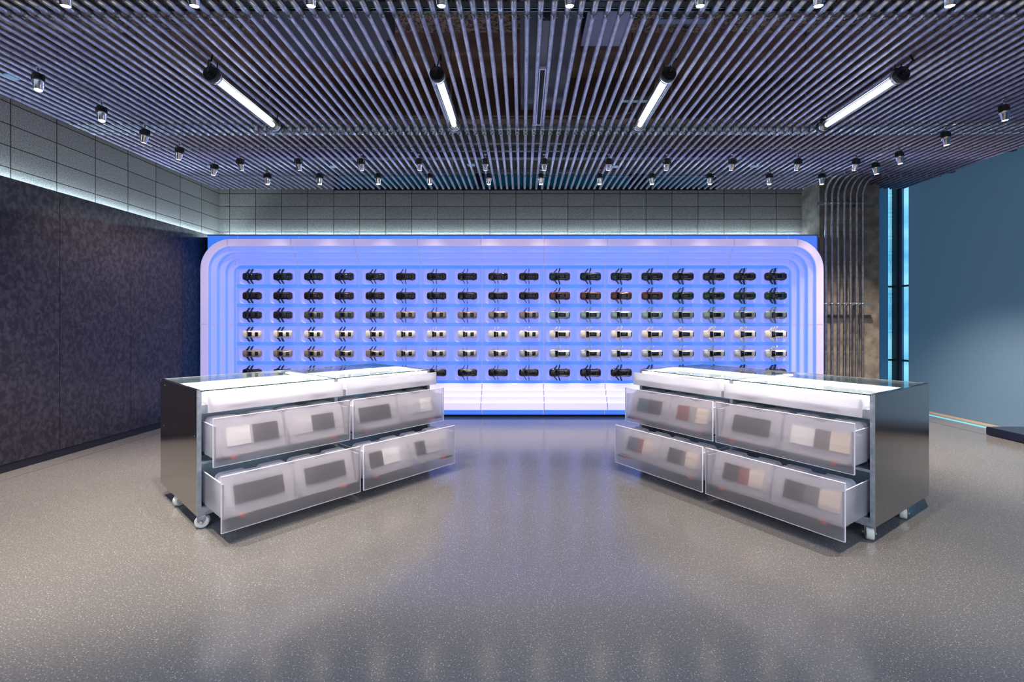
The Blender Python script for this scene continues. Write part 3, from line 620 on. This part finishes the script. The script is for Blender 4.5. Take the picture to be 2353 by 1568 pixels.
def make_car(t, pm, roofm, doorm):
    T = TYPES[t]; e = empty('model_car', (0, 0, 0)); l = T['L']/2; W_ = T['W']; H_ = T['H']; hd = T['hood']
    z0 = .016
    st = [(-l, W_*.55, hd*.72, z0), (-l+.006, W_*.80, hd*.84, z0), (-l+.018, W_*.95, hd*.93, z0), (-l+.04, W_, hd, z0), (-.055, W_*.985, hd+.003, z0), (0, W_*.94, hd+.004, z0), (.045, W_*.95, hd+.006, z0),
          (l-.045, W_*1.01, hd+.011, z0), (l-.022, W_*.96, hd+.010, z0), (l-.006, W_*.82, hd+.005, z0), (l, W_*.62, hd-.004, z0)]
    b = MB(); loft(b, st, SEC); b.box(-l-.002, -l+.01, -W_*.5, W_*.5, .017, .026); b.build('body', pm, e)
    r0, r1 = T['roof']; q0, q1 = T['rw']
    gs = [(T['ws'], W_*.80, hd+.002, hd-.008), (T['ws']+.006, W_*.80, hd+.006, hd-.008), (r0, W_*.75, H_-.003, hd-.008), (max(.0, r0+.02), W_*.71, H_, hd-.008), (r1+.004, W_*.70, H_-.001, hd-.008),
          (q0, W_*.70, H_-(.010 if t != 's' else .005), hd-.008), (q1+.004, W_*.66, hd+(.014 if t != 's' else .026), hd-.008), (q1+.010, W_*.60, hd+.004, hd-.008)]
    b = MB(); loft(b, gs, [(-1, 0), (-.98, .5), (-.86, .93), (-.6, 1), (0, 1.03), (.6, 1), (.86, .93), (.98, .5), (1, 0)]); b.build('cabin', roofm, e)
    def top(x):     # height of the cabin along the car's middle
        for (xa, _, ha, _), (xb, _, hb, _) in zip(gs, gs[1:]):
            if xa <= x <= xb: return ha+(hb-ha)*(x-xa)/(xb-xa)
        return hd+.01
    def patch(name, x0, x1, y0, y1, m):
        b = MB(); xs_ = [x0+(x1-x0)*k/4 for k in range(5)]; vs = []
        for k, x in enumerate(xs_):
            yy = y0+(y1-y0)*k/4
            for q in (-1, -.85, 0, .85, 1): vs.append((x, q*yy, top(x)+.0028-(.0016 if abs(q) == 1 else 0)))
        m_ = len(vs); vs += [(v[0], v[1], v[2]-.004) for v in vs]
        fs = [(k*5+j, k*5+j+1, k*5+j+6, k*5+j+5) for k in range(4) for j in range(4)]; fs += [tuple(m_+i for i in f) for f in fs]
        ed = [0, 1, 2, 3, 4, 9, 14, 19, 24, 23, 22, 21, 20, 15, 10, 5]
        fs += [(ed[i], ed[(i+1) % 16], ed[(i+1) % 16]+m_, ed[i]+m_) for i in range(16)]
        b.add(vs, fs, True); b.build(name, m, e)
    patch('windscreen', T['ws']+.008, r0-.001, W_*.80, W_*.70, GLASSY)
    patch('roof_glass', r0+.003, r1, W_*(.60 if t != 's' else .52), W_*(.57 if t != 's' else .48), GLASSY)
    if t == 's':
        patch('rear_window', q0+.002, q1+.002, W_*.60, W_*.55, GLASSY)
        for s in (-1, 1):
            b = MB(); b.tube([(-.005, s*W_*.64, H_-.001), (.0, s*W_*.645, H_+.004), (.095, s*W_*.63, H_+.003), (.102, s*W_*.62, H_-.004)], .0014, 6); b.build('roof_rail', RAIL, e)
    else: patch('rear_window', q0+.001, q1+.002, W_*.58, W_*.54, GLASSY)
    for s in (-1, 1):
        for x in (-l+.052, l-.052):
            b = MB(); b.lathe([(.001, -.008), (.012, -.008), (.0185, -.006), (.0195, 0), (.0185, .006), (.012, .008)], 14, axis='y'); w_ = b.build('wheel', TYRE, e); w_.location = (x, s*(W_-.006), .0195)
        for di, (x, a) in enumerate(T['doors']):
            b = MB(); ln = .062 if t != 's' else .066; th = T['th']
            b.prism([(0, 0), (ln*.5, -th*.2), (ln, 0), (ln, th), (ln*.5, th*1.15), (0, th)], .018, hd+.002, 'z')
            tz = H_-.004
            for P0, P1 in (((.004, hd), (.018, tz)), ((.018, tz), (ln-.006, tz-.003)), ((ln-.006, tz-.003), (ln-.001, hd))):
                b.tube([(P0[0], th/2+ (0 if P0[1] == hd else -.006), P0[1]), (P1[0], th/2+(0 if P1[1] == hd else -.006), P1[1])], .0017 if t != 's' else .0026, 6)
            if di == 0: b.box(.002, .010, th, th+.013, hd+.002, hd+.009)
            d = b.build('door', doorm, e); d.location = (x, s*W_*.93, 0)
            d.rotation_euler = (0, 0, R(a) if s > 0 else -R(a))
            if s < 0: d.scale = (1, -1, 1)
    return e
RAIL = mat('roof_rail_metal', (190, 180, 170), .25, .9)
PAL = {'dark teal': (30, 44, 54), 'black': (13, 13, 17), 'deep blue-green': (14, 42, 50), 'charcoal': (34, 38, 42), 'dark brown': (44, 31, 28), 'graphite': (24, 27, 30), 'copper brown': (78, 48, 40),
       'green': (20, 58, 46), 'dark grey': (44, 44, 48), 'olive grey': (96, 100, 92), 'taupe': (142, 132, 124), 'pale teal': (140, 166, 164), 'grey-green': (138, 156, 148), 'cream white': (236, 230, 222), 'warm grey': (160, 150, 142), 'silver': (186, 184, 184), 'pale silver': (206, 212, 212)}
PM = {k: paint(k.replace(' ', '_'), v, metal=(0 if k in ('black', 'cream white') else .35)) for k, v in PAL.items()}
DOORDARK = paint('door_dark', (20, 22, 40)); 
def car_color(r, c):
    t = 'a' if c < 5 else ('b' if c < 10 else 's')
    tab = [{'a': 'dark teal', 'b': 'black', 's': 'deep blue-green' if c < 14 else 'charcoal'}, {'a': 'dark brown', 'b': 'graphite', 's': 'copper brown' if c < 14 else 'green'},
           {'a': 'dark grey' if c < 2 else 'olive grey', 'b': 'taupe', 's': 'pale teal' if c < 14 else 'grey-green'}, {'a': 'cream white', 'b': 'cream white', 's': 'cream white'},
           {'a': 'warm grey', 'b': 'silver', 's': 'pale silver'}, {'a': 'black', 'b': 'black', 's': 'black'}]
    return t, tab[r][t]
cars = {}
for r in range(6):
    for c in range(18):
        if r == 5 and c == 4: continue
        t, cn = car_color(r, c)
        dark_door = t == 'a' or cn in ('black', 'graphite', 'deep blue-green', 'charcoal', 'taupe')
        if (t, cn) not in cars:
            o = make_car(t, PM[cn], PM[cn], DOORDARK if dark_door else PM[cn]); cars[(t, cn)] = o
        else: o = dup(cars[(t, cn)])
        X = (576.5+70.98*c-PX)*6.40/FPX
        o.location = (X, YF-.0035, rz[r]); o.rotation_euler = (pi/2, 0, 0)
        rn = ['top', 'second', 'third', 'fourth', 'fifth', 'bottom'][r]
        kn = {'a': 'fastback sedan', 'b': 'sedan', 's': 'SUV'}[t]
        tag(o, '%s %s model, doors open, %s row of light wall, %s from left' % (cn, kn, rn, ORD[c]), 'model car', '%s row of model cars on the light wall' % rn)

# ------------------------------------------------------------ drawer cabinets
CW, CD, ZTOP, ZBOT, STP, MIDU = 1.848, .961, .897, .089, .025, .9265
ROWZ = [(.762, .875), (.4376, .739), (.077, .414)]
BAYS = [(.033, .927), (.954, 1.844)]
def board(w_, h_, notch):
    # translucent hanging board: rounded top corners, lower edge square
    r = .035; pts = [(0, 0), (w_, 0)]
    for k in range(7): a = k*pi/12; pts.append((w_-r+r*cos(a), h_-r+r*sin(a)))
    if notch: pts += [(w_*.5+.05, h_), (w_*.5+.035, h_-.014), (w_*.5-.035, h_-.014), (w_*.5-.05, h_)]
    for k in range(7): a = pi/2+k*pi/12; pts.append((r+r*cos(a), h_-r+r*sin(a)))
    return pts
SW = {'dark': (20, 20, 30), 'white': (238, 238, 240), 'grey': (150, 150, 155), 'lgrey': (196, 196, 204), 'red': (126, 46, 50), 'teal': (58, 92, 110), 'cream': (226, 210, 196), 'mid': (96, 94, 98)}
SWM = {k: mat('swatch_'+k, v, .7) for k, v in SW.items()}
def cabinet(cornx, corny, th, sgn, ext, sw, who, wheelrot):
    # local axes: x along the front, y into the cabinet, origin at the near front corner
    ang = th if sgn > 0 else -th
    e = empty('display_cabinet', (cornx, corny, 0), (0, 0, ang))
    tag(e, '%s steel drawer cabinet on casters with glass top and frosted drawers' % who, 'cabinet')
    q = lambda u: u*sgn            # mirrored cabinet keeps the near corner at the origin
    def bx(b, u0, u1, v0, v1, z0, z1, mi=None, bev=0):
        a, c = sorted((q(u0), q(u1)))
        if bev: b.bbox(a, c, v0, v1, z0, z1, bev, mi)
        else: b.box(a, c, v0, v1, z0, z1, mi)
    for u0, u1 in ((0, STP), (CW-STP, CW)):
        b = MB(); bx(b, u0, u1, .004, CD, ZBOT, ZTOP, bev=.002); p = b.build('side_panel', M['steel'], e)
        b = MB(); bx(b, u0, u1, 0, .004, ZBOT, ZTOP); b.build('front_edge', M['zinc'], p)
        if u0 == 0:
            b = MB()
            for v, z in ((.05, .60), (.86, .55), (.82, .86)): b.lathe([(.004, -.0015), (.004, .0)], 8, base=(q(0), v, z), axis='x')
            b.build('screw', M['galv2'], p)
    b = MB(); bx(b, MIDU-STP/2, MIDU+STP/2, .002, CD-.02, ZBOT+.01, ZTOP-.006); b.build('centre_panel', M['zinc'], e)
    for z0, z1 in ((ZBOT, ZBOT+.05), (.418, .434), (.742, .795)):
        b = MB()
        for u0, u1 in ((STP, MIDU-STP/2), (MIDU+STP/2, CW-STP)): bx(b, u0, u1, .004, CD-.02, z0, z1)
        b.build('shelf', M['zinc'], e)
    b = MB(); bx(b, STP, CW-STP, CD-.02, CD-.005, ZBOT, ZTOP-.02); b.build('back_panel', M['teal_back'], e)
    # white lining and light bars of the lit top bay
    b = MB()
    for u0, u1 in ((STP, MIDU-STP/2), (MIDU+STP/2, CW-STP)):
        bx(b, u0, u0+.003, .004, .62, .796, ZTOP-.012); bx(b, u1-.003, u1, .004, .62, .796, ZTOP-.012); bx(b, u0, u1, .615, .62, .796, ZTOP-.012); bx(b, u0, u1, .01, .615, .796, .799)
    b.build('bay_lining', M['white'], e)
    for u0, u1 in ((STP+.02, MIDU-.03), (MIDU+.03, CW-STP-.02)):
        b = MB(); bx(b, u0, u1, .575, .595, .868, .880); b.build('light_bar', M['led'], e)
        b = MB(); bx(b, u0, u1, .035, .05, .874, .882); b.build('light_bar', M['led'], e)
    for u in (MIDU-.032, MIDU+.018, CW-STP-.02):
        b = MB(); bx(b, u, u+.014, .06, CD-.08 if u < 1.5 else .58, .872, .882); b.build('light_bar', M['led'], e)
    for u0, u1 in ((STP-.004, MIDU-.006), (MIDU+.006, CW-STP+.004)):
        b = MB(); bx(b, u0, u1, .002, CD-.006, ZTOP-.010, ZTOP-.002); g_ = b.build('glass_top', M['pane'], e)
        b = MB(); bx(b, u0, u1, -.001, .0015, ZTOP-.011, ZTOP-.003); b.build('glass_edge', M['glassedge'], g_)
    b = MB()
    for u0, u1, v in ((0, CW, CD-.004),): bx(b, u0, u1, v-.012, v, ZTOP-.02, ZTOP)
    b.build('rear_rail', M['zinc'], e)
    # casters
    for ci, (u, v) in enumerate(((.040, .036), (CW-.040, .036), (.040, .585), (CW-.040, .585))):
        b = MB(); x = q(u); b.bbox(x-.034, x+.034, v-.032, v+.034, ZBOT-.0035, ZBOT, .001)
        a = wheelrot[ci]; dx, dy = cos(a), sin(a)
        b.M = Matrix.Translation((x, v, 0)) @ Matrix.Rotation(a, 4, 'Z')
        for s in (-1, 1): b.prism([(-.020, .040), (.004, .030), (.020, .050), (.026, ZBOT-.003), (-.022, ZBOT-.003)], s*.026-.0015, s*.026+.0015, 'y')
        c = b.build('caster', M['galv2'], e)
        b = MB(); b.M = Matrix.Translation((x, v, 0)) @ Matrix.Rotation(a, 4, 'Z'); b.lathe([(.010, -.021), (.030, -.0195), (.038, -.0205), (.0415, -.016), (.042, 0), (.0415, .016), (.038, .0205), (.030, .0195), (.010, .021)], 28, axis='y', base=(0, 0, .042)); b.build('wheel', M['nylon'], c)
        b = MB(); b.M = Matrix.Translation((x, v, 0)) @ Matrix.Rotation(a, 4, 'Z'); b.tube([(0, -.037, .042), (0, .037, .042)], .005, 8); b.lathe([(.010, .029), (.010, .036)], 6, axis='y', base=(0, 0, .042)); b.lathe([(.010, -.036), (.010, -.029)], 6, axis='y', base=(0, 0, .042)); b.build('axle_bolt', M['chrome'], c)
    # drawers
    for r in range(3):
        z0, z1 = ROWZ[r]; ex = ext[r]
        for bi, (u0, u1) in enumerate(BAYS):
            T = .012; v0 = -ex
            if r == 0:
                b = MB(); bx(b, u0+.012, u1-.012, v0+T, .50, .803, .811); bx(b, u0+.012, u0+.018, v0+T, .50, .811, .855); bx(b, u1-.018, u1-.012, v0+T, .50, .811, .855); bx(b, u0+.012, u1-.012, .494, .50, .811, .855)
                d = b.build('drawer', M['frost_tray'], e)
                b = MB(); bx(b, u0, u1, v0, v0+T, z0, z1, bev=.003); b.build('front_panel', M['frost_tray'], d)
                b = MB(); bx(b, u0+.12, u0+.24, v0+T, v0+T+.006, .786, .792); bx(b, u1-.24, u1-.12, v0+T, v0+T+.006, .786, .792); b.build('handle_bar', M['runner'], d)
                for k in (0, 1):
                    uu = u0+.24+.37*k; b = MB(); bx(b, uu, uu+.10, v0+.05, v0+.13, .8112, .8122); b.build('caption_card', SWM['mid'], d)
                continue
            hb0 = z0+(.045 if r == 1 else .078); hb1 = z1-.052; dep = .62
            b = MB(); s_ = .006; a0, a1 = u0+.010, u1-.010
            bx(b, a0, a1, v0+T, v0+dep, hb0, hb0+s_); bx(b, a0, a0+s_, v0+T, v0+dep, hb0+s_, hb1); bx(b, a1-s_, a1, v0+T, v0+dep, hb0+s_, hb1); bx(b, a0+s_, a1-s_, v0+dep-s_, v0+dep, hb0+s_, hb1)
            d = b.build('drawer', M['frost_side'], e)
            b = MB(); bx(b, u0, u1, v0, v0+T, z0, z1, bev=.0015); b.build('front_panel', M['frost'], d)
            b = MB(); k = .0012
            bx(b, u0, u1, v0-.0006, v0+T+.0002, z1-k, z1+.0006); bx(b, u0, u1, v0-.0006, v0+T, z0-.0006, z0+k*1.3); bx(b, u0-.0006, u0+k, v0-.0006, v0+T, z0, z1); bx(b, u1-k, u1+.0006, v0-.0006, v0+T, z0, z1)
            for aa in (a0, a1-s_): bx(b, aa-.0004, aa+s_+.0004, v0+T, v0+dep, hb1-.001, hb1+.001)
            bx(b, a0, a1, v0+dep-s_, v0+dep, hb1-.001, hb1+.001)
            b.build('polished_edge', M['frost_edge'], d)
            um = (u0+u1)/2; b = MB(); bx(b, um-.004, um+.004, v0+T+.004, v0+dep-.01, hb0+s_, hb0+(hb1-hb0)*.55); b.build('divider', M['frost_side'], d)
            for ua, ub in ((a0+.01, a0+.09), (a1-.09, a1-.01)):
                b = MB(); bx(b, ua, ub, v0+T+.002, v0+.11, hb0-.016, hb0-.004); l_ = b.build('runner', M['runner'], d)
                uo = ub if ua < um else ua-.03
                b = MB(); bx(b, uo, uo+.03, v0+T+.002, v0+.05, hb0-.018, hb0-.004); b.build('latch', M['orange'], d)
            b = MB()
            for ua in (a0-.006, a1): bx(b, ua, ua+.006, 0.01, .55, hb0-.012, hb0+.01)
            b.build('slide', M['runner'], d)
            # sample boards standing in the two compartments
            nb = 5 if r == 1 else 3
            for ci in (0, 1):
                ca = a0+s_+.008 if ci == 0 else um+.008; cb = um-.008 if ci == 0 else a1-s_-.008
                bw = cb-ca; lean = R(-17); bh = (hb1-hb0)*(1.10 if r == 1 else 1.06)/cos(lean)
                sws = sw[(r, bi, ci)]
                dn = ('near' if bi == 0 else 'far'); rn = 'middle' if r == 1 else 'lowest'; cn = 'near' if ci == 0 else 'far'
                pm = None
                for j in range(nb):
                    vv = v0+T+.028+j*(.052 if r == 1 else .060)
                    o = empty('sample_board', (0, 0, 0), (0, 0, ang))
                    loc = Matrix.Rotation(ang, 4, 'Z') @ Vector((q((ca+cb)/2), vv, hb0+s_+.001)); o.location = (cornx+loc.x, corny+loc.y, hb0+s_+.001)
                    nm_side = 'left' if sgn > 0 else 'right'
                    if j == 0: tag(o, 'frontmost sample board, %s half of the %s %s drawer, %s cabinet' % (cn, dn, rn, nm_side), 'sample board', 'frontmost sample boards in the drawers')
                    else: tag(o, 'sample board behind the frontmost, %s half of %s %s drawer, %s cabinet' % (cn, dn, rn, nm_side), 'sample board', 'rear boards, %s half of %s %s drawer, %s cabinet' % (cn, dn, rn, nm_side))
                    if j < 2 or pm is None:
                        b = MB(); b.M = Matrix.Rotation(lean, 4, 'X'); b.prism([(p[0]-bw/2, p[1]) for p in board(bw, bh, True)], -.002, .002, 'y'); pm = b.build('sheet', M['board'], o)
                        if j == 1: pm2 = pm
                    else:
                        c = pm2.copy(); COL.objects.link(c); c.parent = o
                    if j == 0 or j == 1:
                        x = -bw/2+bw*.13
                        for wfrac, colr in sws:
                            if colr:
                                b = MB(); b.M = Matrix.Rotation(lean, 4, 'X'); hh0, hh1 = bh*.22, bh*.72
                                xa, xb = (x, x+bw*wfrac) if sgn > 0 else (x, x+bw*wfrac)
                                b.bbox(xa, xb, -.0075, -.0022, hh0, hh1, .001); b.build('swatch', SWM[colr], o)
                            x += bw*wfrac
    return e
swL = {(1, 0, 0): [(.03, None), (.33, 'white'), (.04, None), (.38, 'dark')], (1, 0, 1): [(.0, None), (.30, 'lgrey'), (.40, 'dark')],
       (1, 1, 0): [(.02, None), (.68, 'dark')], (1, 1, 1): [(.1, None), (.3, 'lgrey'), (.3, 'white')],
       (2, 0, 0): [(.02, None), (.70, 'dark')], (2, 0, 1): [(.02, None), (.70, 'dark')],
       (2, 1, 0): [(.02, None), (.28, 'dark'), (.38, 'white')], (2, 1, 1): [(.02, None), (.24, 'dark'), (.4, 'lgrey')]}
# right cabinet is mirrored: within a board the list runs from the photo's left
swR = {(1, 0, 0): [(.0, None), (.34, 'white'), (.22, 'mid'), (.26, 'cream')], (1, 0, 1): [(.05, None), (.65, 'dark')],
       (1, 1, 0): [(.04, None), (.28, 'red'), (.16, 'grey'), (.24, 'cream')], (1, 1, 1): [(.04, None), (.30, 'teal'), (.34, 'dark')],
       (2, 0, 0): [(.04, None), (.30, 'dark'), (.2, 'mid'), (.28, 'cream')], (2, 0, 1): [(.06, None), (.28, 'dark'), (.18, 'red'), (.24, 'cream')],
       (2, 1, 0): [(.06, None), (.32, 'dark'), (.08, 'mid'), (.26, 'cream')], (2, 1, 1): [(.04, None), (.28, 'teal'), (.14, 'red'), (.24, 'cream')]}
cabinet(-2.083, 2.893, .8642, 1, (.108, .212, .364), swL, 'left', (R(-30), R(20), R(25), R(40)))
cabinet(2.123, 2.728, .9874, -1, (.095, .199, .324), swR, 'right', (R(118), R(20), R(112), R(40)))
